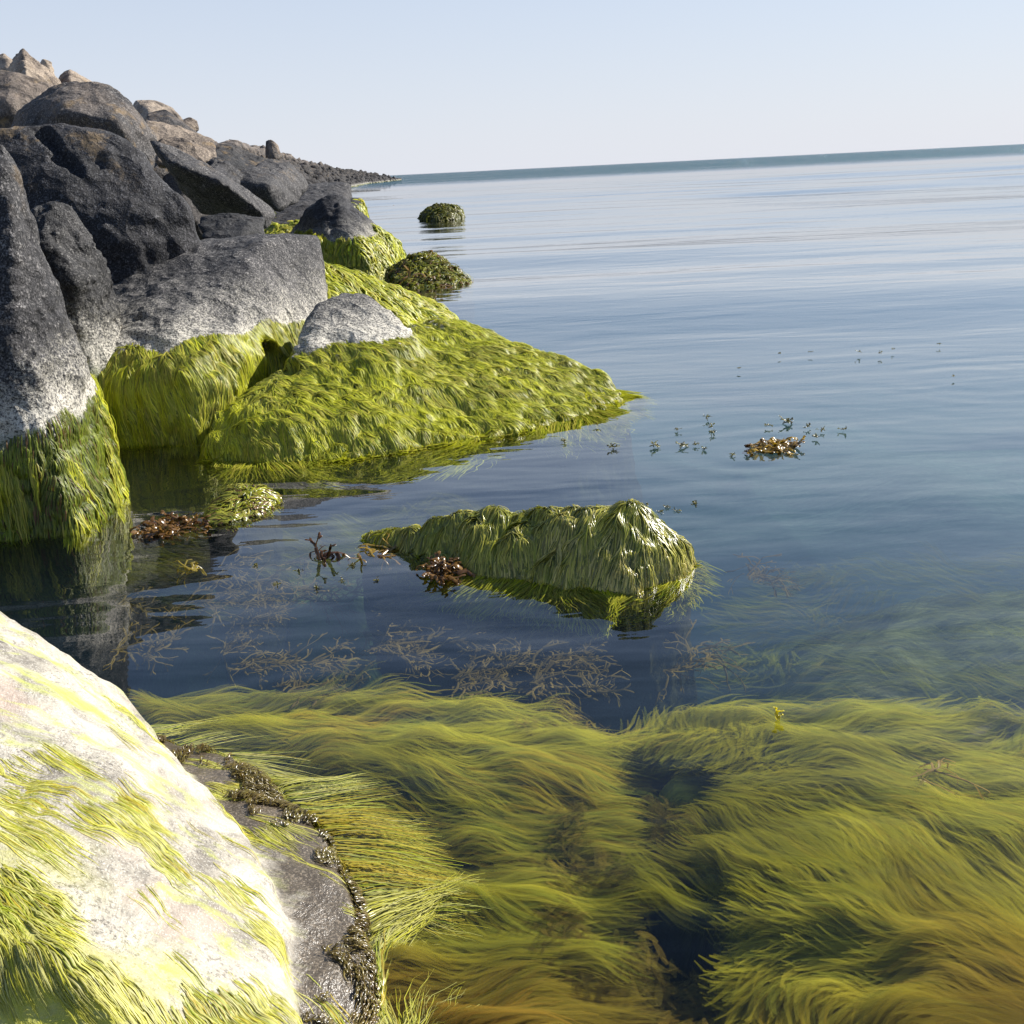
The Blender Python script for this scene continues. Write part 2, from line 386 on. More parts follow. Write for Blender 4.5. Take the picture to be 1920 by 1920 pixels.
def seabed():
    u = np.concatenate([-np.geomspace(20000, 5, 14), np.linspace(-4.5, 4.5, 420), np.geomspace(5, 20000, 14)])
    vv = np.concatenate([[-20, -5, -1], np.linspace(.3, 9, 480), np.geomspace(9.4, 46000, 30)])
    X, Y = np.meshgrid(u, vv)
    Z = bed(X, Y); Z = np.clip(Z, -3.0, -.05)
    nr, nc = X.shape; idx = np.arange(nr*nc).reshape(nr, nc)
    Fc = np.stack([idx[:-1, :-1], idx[:-1, 1:], idx[1:, 1:], idx[1:, :-1]], -1).reshape(-1, 4)
    far_ = np.clip((Y-6.0+.6*fbm(xyz(X, Y), 3, 4)+1.5*np.clip(X-1.2, 0, 1))/2.2, 0, 1)[..., None]*np.clip((70-Y)/40, 0, 1)[..., None]
    col = np.array((.022, .026, .03))*(1-far_)+np.array((.15, .155, .125))*far_*(1+.45*fbm(xyz(X*.7, Y*.9), 4, 6)[..., None])
    nz = fbm(xyz(X*6, Y*6), 3, 9)[..., None]
    def tint(poly, c, w_):
        nonlocal col
        k = np.clip(poly_in(poly, X, Y)/w_+.5+.35*nz[..., 0], 0, 1)[..., None]
        col = col*(1-k)+np.array(c)*(1+.3*nz)*k
    tint(MURK, (.13, .125, .05), .9); tint(MURK2, (.13, .16, .06), .3); tint(FLAT, (.105, .075, .065), .5)
    tint(MAT_C, (.30, .205, .04), .2); tint(MAT_A, (.30, .28, .03), .12); tint(MAT_B, (.25, .25, .035), .12)
    pt = np.clip(.65+.9*fbm(xyz(X*2.2, Y*4.5), 4, 41), .35, 1.1)[..., None]; inm = np.clip(np.max([poly_in(q, X, Y) for q in (MAT_A, MAT_B, MAT_C)], axis=0)/.1, 0, 1)[..., None]
    col = col*(1-inm)+col*inm*(.35+.75*pt)
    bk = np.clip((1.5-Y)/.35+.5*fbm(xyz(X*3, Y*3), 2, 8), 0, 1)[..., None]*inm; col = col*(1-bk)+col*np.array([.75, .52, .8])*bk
    kh = np.clip(hole(X, Y)/.06+1.5, 0, 1)[..., None]; col = col*(1-kh)+np.array((.01, .014, .02))*kh  # hole floors and walls coloured near-black, recess shade painted in
    m, t = newmat('seabed'); k = NT(t)
    at = k.n('Attribute', attribute_name='col'); b = k.n('BsdfPrincipled', _Roughness=.9)
    gg = k.n('NewGeometry'); k.l(k.mix(1., at.outputs['Color'], k.mix(k.ramp(k.noise(gg.outputs['Position'], 22, 6, .75), .3, .7), (.7, .7, .7), (1.3, 1.3, 1.3)), 'MULTIPLY'), b.inputs['Base Color'])
    mp = k.n('Mapping'); k.l(gg.outputs['Position'], mp.inputs[0]); mp.inputs['Scale'].default_value = (5, 34, 5); sn = k.noise(mp.outputs[0], 1., 6, .62, 1.6)
    b.inputs['Base Color'].links[0].from_node; c0 = b.inputs['Base Color'].links[0].from_socket; k.l(k.mix(1., c0, k.mix(k.ramp(sn, .3, .7), (.45, .5, .45), (1.35, 1.3, 1.2)), 'MULTIPLY'), b.inputs['Base Color'])
    bpn = k.n('Bump', _Strength=.5, _Distance=.02); k.l(sn, bpn.inputs['Height']); k.l(bpn.outputs[0], b.inputs['Normal']); b.inputs['Specular IOR Level'].default_value = 0
    o = k.n('OutputMaterial'); k.l(b.outputs[0], o.inputs[0])
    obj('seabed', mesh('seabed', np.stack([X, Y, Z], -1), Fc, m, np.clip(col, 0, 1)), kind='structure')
seabed()

# ------------------------------------------------------------------ shore frame and embankment
UA = math.radians(-5.05); U = np.array([math.sin(UA), math.cos(UA), 0]); L = np.array([-math.cos(UA), math.sin(UA), 0])
def shore(s, t, z):                # the bank bends into a bay and comes out again at its far tip
    return U*s + L*(t+float(np.interp(s, [0, 20, 45, 110, 180, 250], [0, 0, 4.0, 5.6, 4.6, -1.2]))) + np.array([0, 0, z])
def slope_z(t, s=30.):
    h = float(np.interp(s, [0, 60, 100, 180, 250], [1.35, 1.45, 1.75, 1.15, .45])); z = float(np.interp(t, [-1, 1.6, 6.9, 9, 14], [-1.6, -.3, 1.8, 1.9, 1.8]))
    return z*h if z > 0 else z
def embankment():
    ts = np.linspace(-.5, 30, 50); ss = np.concatenate([np.linspace(-6, 40, 80), np.geomspace(41, 254, 40)])
    V = []
    for s in ss:
        for t in ts:
            tt = t + (3.2 if s < 9 else 3.2*max(0, 1-(s-9)/7)) * -0 
            z = slope_z(t, s) - .8 + .08*math.sin(s*3.1+t*5)
            if s < 12: z = min(z, slope_z(t-.9, s)-.5)
            V.append(shore(s, t, z))
    idx = np.arange(len(V)).reshape(len(ss), len(ts))
    Fc = np.stack([idx[:-1, :-1], idx[:-1, 1:], idx[1:, 1:], idx[1:, :-1]], -1).reshape(-1, 4)
    obj('embankment', mesh('embankment', V, Fc, M_DARK), kind='structure')  # black colour paints in the shade of the gaps between boulders
embankment()

# ------------------------------------------------------------------ weed on rocks
PAL = np.array([(.60, .60, .03), (.44, .48, .025), (.68, .64, .07), (.18, .25, .02), (.60, .52, .09), (.30, .33, .03)])
def weed_cols(root, seed, n, m, pal=PAL, brown=.0, vary=.4):
    r = np.random.default_rng(seed)
    a = fbm(root*7, 3, seed)*.5+.5+r.normal(0, .22, n)
    i = np.clip(a*(len(pal)-1), 0, len(pal)-1.001); i0 = i.astype(int); fr = (i-i0)[:, None]
    c = pal[i0]*(1-fr)+pal[i0+1]*fr
    c = c*r.uniform(1-vary, 1+vary*.6, n)[:, None]
    if brown: 
        k = (r.random(n) < brown)[:, None]; c = np.where(k, np.array([.16, .09, .03])*r.uniform(.6, 1.4, n)[:, None], c)
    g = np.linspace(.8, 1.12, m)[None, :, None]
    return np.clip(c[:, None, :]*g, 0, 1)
def coat(rock, V, Fc, parent, n, length=.16, width=.007, ztop=.44, zlow=-.03, seed=1, m=8, lift=.012, pal=PAL, bias=(0, 0, 0),
         turb=.55, mat=None, brown=0., name='algae', cap=None, patch=0., wave=0., face=True, zvar=.1, wetdrop=-1.1):
    r = np.random.default_rng(seed)
    T = V[Fc]; cen = T.mean(1); nr = np.cross(T[:, 1]-T[:, 0], T[:, 2]-T[:, 0]); ar = np.linalg.norm(nr, axis=1)
    nn = nr/np.maximum(ar, 1e-12)[:, None]
    ok = (cen[:, 2] < ztop+zvar*fbm(cen*3.5, 2, seed+3)) & (cen[:, 2] > zlow)
    if face: ok &= ((CP-cen)*nn).sum(1)/np.linalg.norm(CP-cen, axis=1) > -.35
    if cap is not None: ok &= ~cap(cen)
    if patch is not None and patch != 0: ok &= fbm(cen*np.array([14, 14, 3]), 3, seed+9)+.35*(r.random(len(cen))-.5) > patch
    wgt = ar*ok; i = r.choice(len(Fc), n, p=wgt/wgt.sum())
    a = r.random((n, 2)); a = np.where((a.sum(1) > 1)[:, None], 1-a, a)
    p = T[i, 0]+(T[i, 1]-T[i, 0])*a[:, :1]+(T[i, 2]-T[i, 0])*a[:, 1:]
    root = p.copy(); ln = length*r.uniform(.45, 1.25, n); st = ln/(m-1); Ps = []; Ns = []
    bias = np.array(bias, float); nrm = rock.grad(p); prof = np.sin(np.linspace(.25, 1, m)*np.pi*.85)
    lf = lift*r.uniform(.15, 1.4, n)*(1+.8*vn(root*14, seed))
    fl = np.stack([vn(root*5, seed+1), vn(root*5, seed+2), 0*ln], -1)
    out = None
    for k in range(m):
        Ps.append(p+nrm*(lf*prof[k])[:, None]); Ns.append(nrm)
        g = np.array([0, 0, -1.]) + bias + turb*(fl+.5*np.stack([vn(p*13, seed+4), vn(p*13, seed+5), 0*ln], -1)+.2*r.normal(0, 1, (n, 3)))
        t = g-(g*nrm).sum(1)[:, None]*nrm; t /= np.maximum(np.linalg.norm(t, axis=1), 1e-6)[:, None]
        wet = p[:, 2] < 0.0
        o2 = nrm*np.array([1, 1, 0]); o2 /= np.maximum(np.linalg.norm(o2, axis=1), 1e-6)[:, None]
        tf = o2*.55+t*np.array([1, 1, .0])*.5+fl*.5+np.array([0, 0, wetdrop]); tf /= np.linalg.norm(tf, axis=1)[:, None]
        t = np.where(wet[:, None], tf, t)
        pn = p+t*st[:, None]
        if k < m-1:
            pj, g2 = rock.projn(pn); pn = np.where(wet[:, None], pn, pj)
            nrm = np.where(wet[:, None], np.array([0, 0, 1.]), g2)
        if wetdrop < -.5: pn = np.where(wet[:, None], p+(pn-p)*.3, pn)
        p = pn
    Pt = np.stack(Ps, 1); N = np.stack(Ns, 1)
    wd = width*r.uniform(.5, 1.5, n)[:, None]*np.array([.6, 1, 1, 1, .9, .8, .55, .15][:m] if m == 8 else np.linspace(1, .2, m))[None]
    col = weed_cols(root, seed, n, m, pal, brown)
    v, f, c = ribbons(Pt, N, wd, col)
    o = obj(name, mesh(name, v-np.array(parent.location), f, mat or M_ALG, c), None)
    o.parent = parent
    return o

def hit(rk, px, py, push=0.):
    d = ray(px, py); ts = np.linspace(.8, 9, 900); v_ = rk.f(CP+d*ts[:, None]); k = np.argmax(v_ < 0); return CP+d*(ts[k]+push)
def put_rock(rk, level, mat, label, group=None, rmax=2.5, name='boulder', cat='boulder'):
    V, Fc = rk.build(level, rmax)
    loc = np.array([rk.c[0], rk.c[1], V[:, 2].min()])
    o = obj(name, mesh(name, V-loc, Fc, mat), None, label, cat, group, loc=loc)
    bpy.context.view_layer.update()
    return o, V, Fc
def mkrock(groups, kr=.05, depth=.5, **kw):
    """groups: lists of (px,py,Y) or ('w',px,py,z) photo-surveyed points; every hull gets a rear and a foot."""
    hs_ = []; allp = []
    for g in groups:
        back = g[0] if isinstance(g[0], (int, float)) else depth
        pts = [q for q in g if not isinstance(q, (int, float))]
        pp = [W(*q[1:]) if q[0] == 'w' else P(*q) for q in pts]
        pp = np.array(pp); c = pp.mean(0)
        bk = pp.copy(); bk = c+(bk-c)*.72; bk[:, 1] += back; bk[:, 0] += back*c[0]/c[1]; bk[:, 2] -= .04
        ft = np.concatenate([pp, bk]); ft = ft[ft[:, 2] < np.percentile(ft[:, 2], 60)].copy(); ft[:, :2] = c[:2]+(ft[:, :2]-c[:2])*1.03; ft[:, 2] = np.minimum(ft[:, 2]-.05, -1.25)
        f2 = ft.copy(); f2[:, :2] = c[:2]+(f2[:, :2]-c[:2])*1.08; f2[:, 2] = -1.5; ft[:, 2] = -.3; ft = np.concatenate([ft, f2])
        if kw.get('nofoot'): ft = np.zeros((0, 3))
        A = np.concatenate([pp, bk, ft]); allp.append(A); hs_.append(hull(A, kr, kw.get('chips', 0)))
    kw.pop('nofoot', None); kw.pop('chips', None)
    ctr = np.concatenate(allp); c = (ctr.min(0)+ctr.max(0))/2; c[2] = max(c[2], ctr[:, 2].max()-.55*np.ptp(ctr[:, 0])-.1)
    rk = Rock(hs_, centre=c, **kw)
    return rk

GR = 'algae-covered boulders at the waterline'; GD = 'dark boulders piled on the shore'
# --- tall boulder at the left edge
rk = mkrock([[.9, (238, 918, 4.17), (205, 835, 4.15), (170, 745, 4.1), (145, 690, 4.08), (112, 630, 4.08), (75, 550, 4.05), (45, 400, 4.05), (12, 290, 4.1), (-80, 240, 4.2), (-260, 260, 4.3),
              (150, 1000, 3.6), (0, 1012, 3.56), (-250, 1030, 3.5), (110, 760, 3.78), (0, 740, 3.72), (30, 560, 3.8), (-250, 700, 3.7)]], kr=.035, amp=.028, freq=3.2, drape=.006, seed=11)
o, V, Fc = put_rock(rk, 7, M_ROCK, 'tall dark boulder at the left edge, pale band above streaky green algae at its foot')
coat(rk, V, Fc, o, 16000, .07, .0035, .33, -.03, 101, lift=.006, turb=.25, pal=PAL*np.array([.42, .5, .5]), zvar=.12, brown=.1)
coat(rk, V, Fc, o, 5000, .17, .0045, .36, -.03, 102, lift=.013, turb=.12, patch=.3, zvar=.16, name='algae_streaks')
# --- huge grey boulder behind
a = P(80, 240, 6.25); b = P(150, 328, 6.08)
rk = mkrock([[1.1, (0, 262, 6.3), (60, 233, 6.4), (130, 236, 6.4), (250, 262, 6.4), (300, 318, 6.35), (352, 390, 6.3), (388, 462, 6.55), (385, 560, 6.5), (-160, 270, 6.2),
              (100, 420, 6.0), (230, 400, 6.05), (280, 500, 6.4), (60, 560, 6.2), (200, 610, 6.4), (-160, 560, 6.1)]], kr=.05, amp=.03, freq=2.4, seed=12, chips=12)
rk.carve = ((hit(rk, 82, 250, .02), hit(rk, 118, 300, .03), .05), (hit(rk, 112, 295, .03), hit(rk, 150, 328, .01), .045))
put_rock(rk, 7, M_ROCK, 'huge grey boulder with a dark diagonal crack near its top')
# --- medium dark boulder in the gap
rk = mkrock([[.4, (48, 430, 5.2), (70, 400, 5.25), (130, 387, 5.3), (165, 430, 5.3), (195, 488, 5.3), (202, 560, 5.25), (110, 625, 5.05), (75, 560, 5.1), (90, 470, 5.0), (140, 520, 5.0), (120, 720, 5.0)]], kr=.03, amp=.035, freq=5, seed=13)
put_rock(rk, 6, M_DARK, 'rough black-brown boulder wedged between the tall left boulder and the huge cracked one')
# --- long slanted slab with weed skirt
rk = mkrock([[.3, (118, 615, 5.7), (200, 545, 6.05), (270, 480, 6.35), (350, 448, 6.6), (450, 448, 6.6), (490, 455, 6.25), (420, 540, 5.72), (305, 632, 5.18), (540, 442, 6.6), (600, 445, 6.8), (603, 600, 6.5), (430, 690, 5.25), (600, 660, 6.1)],
             [.5, (128, 640, 5.25), (160, 715, 5.05), (195, 790, 4.97), (212, 838, 4.95), (370, 834, 4.93), (436, 740, 5.1), (440, 610, 5.45), (300, 645, 5.2), (465, 610, 5.7), (350, 700, 4.97)]],
            kr=.012, chips=8, amp=.022, freq=3.2, blend=.05, drape=.012, seed=14); rk.carve = ((hit(rk, 505, 680, .05), hit(rk, 500, 730, .04), .12),)
o, V, Fc = put_rock(rk, 7, M_ROCK, 'long slanted grey slab, shaded dark on its left half, thick green algae below')
coat(rk, V, Fc, o, 54000, .16, .0045, .46, -.03, 104, lift=.008, turb=.33)
# --- big green boulder with white cap
capc = P(645, 585, 5.85)
def capf(c, q=capc): return (c[:, 2] > .375+.03*fbm(c*9, 3, 4))
rk = mkrock([[.45, (382, 852, 4.62), (388, 800, 4.75), (432, 752, 4.92), (520, 710, 5.1), (600, 690, 5.3), (700, 640, 5.6), (830, 592, 6.2), (900, 620, 6.2), (1000, 662, 6.0), (1100, 694, 5.8), (1150, 722, 5.6), (1172, 748, 5.46),
              (600, 868, 4.44), (850, 833, 4.66), (1000, 803, 4.89), (1100, 778, 5.1), (480, 770, 4.72), (600, 760, 4.75), (800, 740, 5.0)],
             [.3, (568, 606, 5.6), (600, 566, 5.7), (640, 548, 5.8), (690, 556, 5.85), (730, 600, 5.75), (552, 705, 5.1), (620, 714, 5.15), (740, 700, 5.15), (780, 640, 5.6)]],
            kr=.035, amp=.026, freq=3.5, blend=.05, drape=.014, seed=15)
rk.carve = ((hit(rk, 535, 640, .02), hit(rk, 545, 690, .02), .10),)
o, V, Fc = put_rock(rk, 7, M_ROCK, 'broad boulder thick with yellow-green algae, small bare pale cap on top')
coat(rk, V, Fc, o, 95000, .16, .0042, .6, -.03, 105, lift=.0065, turb=.3, bias=(.25, -.1, 0), cap=capf, zvar=.0)
coat(rk, V, Fc, o, 14000, .20, .005, .04, -.10, 141, m=8, lift=.006, turb=.5, pal=PAL*.8, wetdrop=-.1, zvar=.01, mat=M_SUB, name='floating_algae')
# --- green lobe behind
rk = mkrock([[.6, (540, 500, 7.4), (600, 505, 7.6), (660, 517, 7.9), (730, 545, 8.3), (770, 572, 8.6), (845, 596, 9.0), (600, 620, 6.9), (760, 625, 7.3), (850, 610, 8.4)]], kr=.05, amp=.03, freq=3, drape=.012, seed=16)
o, V, Fc = put_rock(rk, 6, M_ROCK, 'low boulder wholly coated in bright green algae, behind the broad white-capped one', GR)
coat(rk, V, Fc, o, 14000, .2, .011, .9, -.03, 106, lift=.025, bias=(.5, -.2, 0))
# --- pyramid rock
rk = mkrock([[.5, (540, 440, 14.4), (580, 400, 14.3), (612, 368, 14.2), (628, 362, 14.2), (650, 372, 14.2), (690, 408, 14.2), (728, 440, 14.2), (764, 498, 14.45), (735, 514, 13.6), (690, 522, 13.0), (598, 524, 13.2), (600, 440, 13.5), (655, 440, 13.3), (560, 520, 13.6)]], kr=.06, amp=.05, freq=2.4, drape=.012, seed=17)
o, V, Fc = put_rock(rk, 6, M_ROCK, 'pyramid-shaped dark boulder with a white band and hanging green algae')
coat(rk, V, Fc, o, 14000, .3, .020, .5, -.03, 107, lift=.04, turb=.25)
# --- small weed mound right of the pyramid
rk = mkrock([[.3, (738, 505, 12.4), (765, 488, 12.3), (800, 482, 12.3), (840, 500, 12.2), (868, 522, 12.0), (882, 538, 11.5), (850, 549, 11.15), (770, 548, 11.3), (735, 522, 11.9)]], kr=.05, amp=.04, freq=4, drape=.02, seed=18)
o, V, Fc = put_rock(rk, 5, M_DARK, 'small mound of dark green and brown weed beside the pyramid-shaped boulder', GR, rmax=1.5)
coat(rk, V, Fc, o, 5000, .25, .02, .9, -.08, 108, lift=.04, pal=PAL*.45, brown=.15, turb=.5)
# --- lone round mound far out
rk = mkrock([[.7, (786, 413, 28.6), (800, 396, 28.7), (835, 384, 28.7), (860, 394, 28.6), (873, 414, 28.2), (830, 418, 27.2)]], kr=.06, amp=.03, freq=3, drape=.03, seed=19)
o, V, Fc = put_rock(rk, 5, M_DARK, 'lone dome of dark green algae standing far out in the open water', GR, rmax=2.5)
coat(rk, V, Fc, o, 4000, .4, .04, .9, -.03, 109, lift=.05, pal=PAL*.3, turb=.2)
# --- weed-draped rock in the middle of the water
rk = mkrock([[.1, (700, 1010, 3.38), (770, 987, 3.32), (850, 971, 3.24), (930, 960, 3.18), (1040, 964, 3.10), (1110, 954, 3.04), (1190, 957, 2.99), (1240, 975, 2.99), (1272, 1020, 2.97), (1288, 1046, 3.0), (1265, 1095, 2.9),
              (1200, 1114, 2.81), (1100, 1112, 2.82), (950, 1090, 2.95), (850, 1070, 3.05), (760, 1040, 3.22), (1190, 1000, 2.90), (1215, 1050, 2.85)]], kr=.018, amp=.012, freq=8, drape=.016, seed=20)
o, V, Fc = put_rock(rk, 7, M_DARK, 'long low rock draped in hanging green weed, alone in the dark water', rmax=2.2)
P12 = np.array([(.34, .34, .03), (.16, .19, .015), (.56, .50, .08), (.07, .10, .01), (.66, .56, .16)])
coat(rk, V, Fc, o, 32000, .14, .0034, .9, -.03, 110, lift=.010, turb=.2, pal=P12, mat=M_WET)
coat(rk, V, Fc, o, 5000, .10, .004, .04, -.10, 140, m=8, lift=.006, turb=.5, pal=PAL*.8, wetdrop=-.1, zvar=.01, mat=M_SUB, name='floating_algae')
# --- small mound in the left pool
rk = mkrock([[.1, (385, 985, 3.62), (400, 956, 3.8), (440, 912, 3.92), (480, 914, 3.9), (520, 938, 3.92), (490, 968, 3.72), (415, 992, 3.6)]], kr=.02, amp=.012, freq=9, drape=.008, seed=21)
o, V, Fc = put_rock(rk, 5, M_DARK, 'little algae-topped rock in the left pool, touching a brown weed heap', rmax=2.0)
coat(rk, V, Fc, o, 3500, .11, .006, .9, -.03, 111, lift=.012, turb=.6, mat=M_WET, pal=PAL*.55, brown=.2)
# --- foreground bleached boulder
M_WHITE = rock_mat('bleached_granite', (.34, .31, .27), (.6, .56, .49), (.75, .71, .63), salt=(.78, .72, .62), algae_z=-.5, salt_z=.5, salt_amt=.8, tan_z=9, speck=160)
def foreground():
    rk = mkrock([[.0, (-300, 1060, 1.9), (0, 1147, 1.93), (60, 1182, 1.95), (160, 1252, 1.95), (205, 1290, 1.98), (268, 1372, 2.0), (352, 1462, 1.76), (432, 1545, 1.6), (490, 1645, 1.45), (512, 1755, 1.32), (522, 1855, 1.22), (560, 2000, 1.08), (600, 2300, .9),
                  (120, 1420, 1.6), (250, 1650, 1.25), (100, 1800, 1.05), (-300, 1700, 1.1), (-300, 2200, .9), ('w', 300, 1500, -.3), ('w', 200, 2100, -.3)],
                 [.0, ('w', 268, 1375, .01), ('w', 430, 1425, .012), ('w', 555, 1510, .015), ('w', 600, 1565, .015), ('w', 605, 1700, .02), ('w', 622, 1800, .02), ('w', 700, 1925, .0), ('w', 780, 2200, .0), ('w', 350, 1500, .06), ('w', 440, 1700, .06), ('w', 480, 2000, .05)]],
                kr=.012, amp=.014, freq=5, blend=.02, seed=22)
    o, V, Fc = put_rock(rk, 7, None, 'bleached white foreground boulder streaked with yellow-green algae', rmax=2.2)
    def photo(c):
        d = c-CP; w_ = d @ fw; return 960+F*(d @ CR)/w_, 960-F*(d @ CU)/w_
    fx, fy = photo(V); film = np.clip((fy-1560-1.0*fx)/260+.35+.5*fbm(V*7, 4, 3), 0, 1)
    at_ = o.data.attributes.new('film', 'FLOAT', 'POINT'); at_.data.foreach_set('value', film.astype(np.float32))
    m, t = newmat('bleached_granite_wet_foot'); k = NT(t)
    geo = k.n('NewGeometry'); v = geo.outputs['Position']; sep = k.n('SeparateXYZ'); k.l(v, sep.inputs[0]); z = sep.outputs[2]
    st = k.n('Mapping'); k.l(v, st.inputs[0]); st.inputs['Rotation'].default_value = (0, 0, math.radians(-20)); st.inputs['Scale'].default_value = (3, 14, 7)
    a = k.noise(v, 9, 6, .7, .6); f = k.noise(v, 120, 3, .75); g = k.noise(v, 300, 2, .6)
    c = k.mix(k.ramp(a, .35, .6), (.17, .15, .12), (.47, .43, .35))
    c = k.mix(k.ramp(k.noise(v, 3, 3), .55, .68), c, (.38, .29, .23))
    c = k.mix(k.math('MULTIPLY', k.ramp(f, .5, .38), k.ramp(k.noise(v, 6, 4), .6, .35)), c, (.07, .06, .05))
    c = k.mix(k.math('MULTIPLY', k.ramp(g, .55, .66), .6), c, (.55, .53, .47))
    s_ = k.noise(st.outputs[0], 1.1, 6, .7, .8)
    c = k.mix(k.math('MULTIPLY', k.ramp(s_, .52, .66), .75), c, (.42, .46, .06))
    fa = k.n('Attribute', attribute_name='film')
    c = k.mix(k.math('MULTIPLY', fa.outputs['Fac'], k.ramp(k.noise(st.outputs[0], 2.2, 6, .7, .5), .3, .6)), c, k.mix(s_, (.30, .32, .03), (.5, .46, .06)))
    # grey wet foot
    zf = k.math('ADD', z, k.math('MULTIPLY', k.math('SUBTRACT', k.noise(v, 8, 5, .7), .5), .05))
    foot = k.ramp(zf, .062, .05)
    fc = k.mix(k.ramp(k.noise(v, 190, 3, .8), .5, .68), (.075, .06, .042), (.26, .21, .15))
    fc = k.mix(k.ramp(zf, .03, .0), fc, (.05, .035, .015))
    c = k.mix(foot, c, fc)
    b = k.n('BsdfPrincipled'); k.l(c, b.inputs['Base Color']); k.l(k.mix(foot, (.75,)*3, (.28,)*3), b.inputs['Roughness'])
    h = k.math('ADD', k.math('MULTIPLY', a, 1.), k.math('ADD', k.math('MULTIPLY', f, .16), k.math('MULTIPLY', g, .05)))
    bp = k.n('Bump', _Strength=.8, _Distance=.015); k.l(h, bp.inputs['Height']); k.l(bp.outputs[0], b.inputs['Normal'])
    oo = k.n('OutputMaterial'); k.l(b.outputs[0], oo.inputs[0]); o.data.materials.append(m)
    # weed: dense low on the left, streaks elsewhere
    PW = np.array([(.58, .55, .14), (.52, .5, .04), (.62, .58, .22), (.36, .42, .03), (.54, .42, .05)])
    def photo(c):
        d = c-CP; w_ = d @ fw; return 960+F*(d @ CR)/w_, 960-F*(d @ CU)/w_
    def no_dense(c):
        x, y = photo(c); return y < 1560+1.0*x+130*fbm(c*5, 3, 3)
    def no_thin(c):
        x, y = photo(c); return ((y < 1330+.5*x) & (x < 190)) | (fbm(c*9, 2, 4) < -.35)
    coat(rk, V, Fc, o, 19000, .06, .0017, .9, .05, 120, lift=.0028, turb=.6, pal=PW, bias=(.5, -.5, 0), cap=no_dense, patch=-.12, mat=M_ALG)
    coat(rk, V, Fc, o, 5000, .08, .0012, .9, .03, 121, lift=.001, turb=.4, pal=PW*1.1, bias=(.5, -.4, 0), cap=no_thin, patch=.28, mat=M_ALG, name='algae_streaks')
    # brown turf along the waterline edge
    PB = np.array([(.10, .065, .02), (.16, .11, .03), (.22, .17, .04), (.07, .05, .02), (.24, .2, .05)])
    coat(rk, V, Fc, o, 13000, .022, .0032, .034, -.04, 122, m=5, lift=.012, turb=1.6, pal=PB, mat=M_KELP, zvar=.03, patch=-.05, name='brown_turf')
    # long floating fringe from the edge
    coat(rk, V, Fc, o, 22000, .22, .0028, .012, -.10, 123, m=10, lift=.01, turb=.7, pal=PW*.8, mat=M_WET, zvar=.01, bias=(.6, 0, 0), wetdrop=-.1, name='floating_algae')
foreground()

# ------------------------------------------------------------------ underwater weed carpets
def carpet(name, label, poly, n, top, depth, length, width, dirf, seed, pal, mat, m=9, dens=0., group=None, jt=.22):
    r = np.random.default_rng(seed)
    q = np.array([W(a, b, -.1)[:2] for a, b in poly]); lo = q.min(0); hi = q.max(0); hi = np.minimum(hi, [4.5, 9]); lo = np.maximum(lo, [-4, .4])
    xs = r.uniform(lo[0], hi[0], n*6); ys = r.uniform(lo[1], hi[1], n*6)
    # more strands near the camera than far
    d = poly_in(poly, xs, ys); nz = fbm(xyz(xs*3.2, ys*3.2), 3, seed)
    ok = (hole(xs, ys) < -.035) & (d > -.05+.06*nz) & (nz > dens-1.2*np.clip(d*3, 0, .6))
    xs, ys = xs[ok][:n], ys[ok][:n]; n = len(xs)
    d = d[ok][:n]
    lvl = r.random(n)
    p = np.stack([xs, ys, top-depth*lvl-.03*np.clip(.12-d, 0, .12)/.12], -1); root = p.copy()
    ln = length*r.uniform(.4, 1.3, n); st = ln/(m-1); Ps = []
    jit = r.normal(0, jt, n)
    for k in range(m):
        z = p[:, 2]+.05*vn(p*np.array([3, 6, 0])+3, seed+2)+.03*vn(p*np.array([9, 16, 0])+3, seed+3)-.03*(k/(m-1))
        Ps.append(np.stack([p[:, 0], p[:, 1], np.minimum(z, -.006-.004*lvl)], -1))
        a = dirf(p[:, 0], p[:, 1]) + .8*vn(p*np.array([2.5, 2.5, 0]), seed+1)+.6*vn(p*np.array([8, 8, 0]), seed+5)+.2*vn(p*np.array([40, 40, 0]), seed+6)+jit
        p = p+np.stack([np.cos(a), np.sin(a), 0*a], -1)*st[:, None]
    Pt = np.stack(Ps, 1); N = np.zeros_like(Pt); N[..., 2] = 1; N[..., :2] = r.normal(0, .12, (n, 1, 2)); N /= np.linalg.norm(N, axis=-1)[..., None]
    wd = width*r.uniform(.4, 1.5, n)[:, None]*np.sin(np.linspace(.12, 1, m)*np.pi*.92)[None]
    col = weed_cols(root*.6, seed, n, m, pal, vary=.16)*(1-.2*lvl)[:, None, None]  # lower layers coloured darker, shading between strands put into their colour
    pt = np.clip(.65+.9*fbm(xyz(root[:, 0]*2.2, root[:, 1]*4.5), 4, 41), .35, 1.1)
    col = col*(.5+.6*pt)[:, None, None]
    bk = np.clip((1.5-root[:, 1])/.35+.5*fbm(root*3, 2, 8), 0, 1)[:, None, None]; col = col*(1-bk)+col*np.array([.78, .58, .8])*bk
    v, f, c = ribbons(Pt, N, wd, col, False)
    obj(name, mesh(name, v, f, mat, c), None, label, 'algae', group, 'stuff')
PU = np.array([(.48, .44, .03), (.36, .37, .04), (.56, .49, .045), (.24, .28, .035), (.50, .37, .035)])
PBr = np.array([(.42, .31, .05), (.46, .33, .05), (.32, .27, .04), (.20, .16, .04), (.45, .31, .05)])
def dirA(x, y): return np.where(y < 1.7, -.35, .1)+np.clip((x-.1)*1.2, -1, .8)*-1+.0*x
def dirB(x, y): return .25*np.sin(y*3)-.15+np.clip((.75-x), 0, .5)*1.2
carpet('algae_carpet', 'yellow-green algae streaming under water off the bleached foreground boulder', MAT_A, 30000, -.03, .06, .17, .009, dirA, 201, PU, M_SOFT, m=8, dens=-.6)
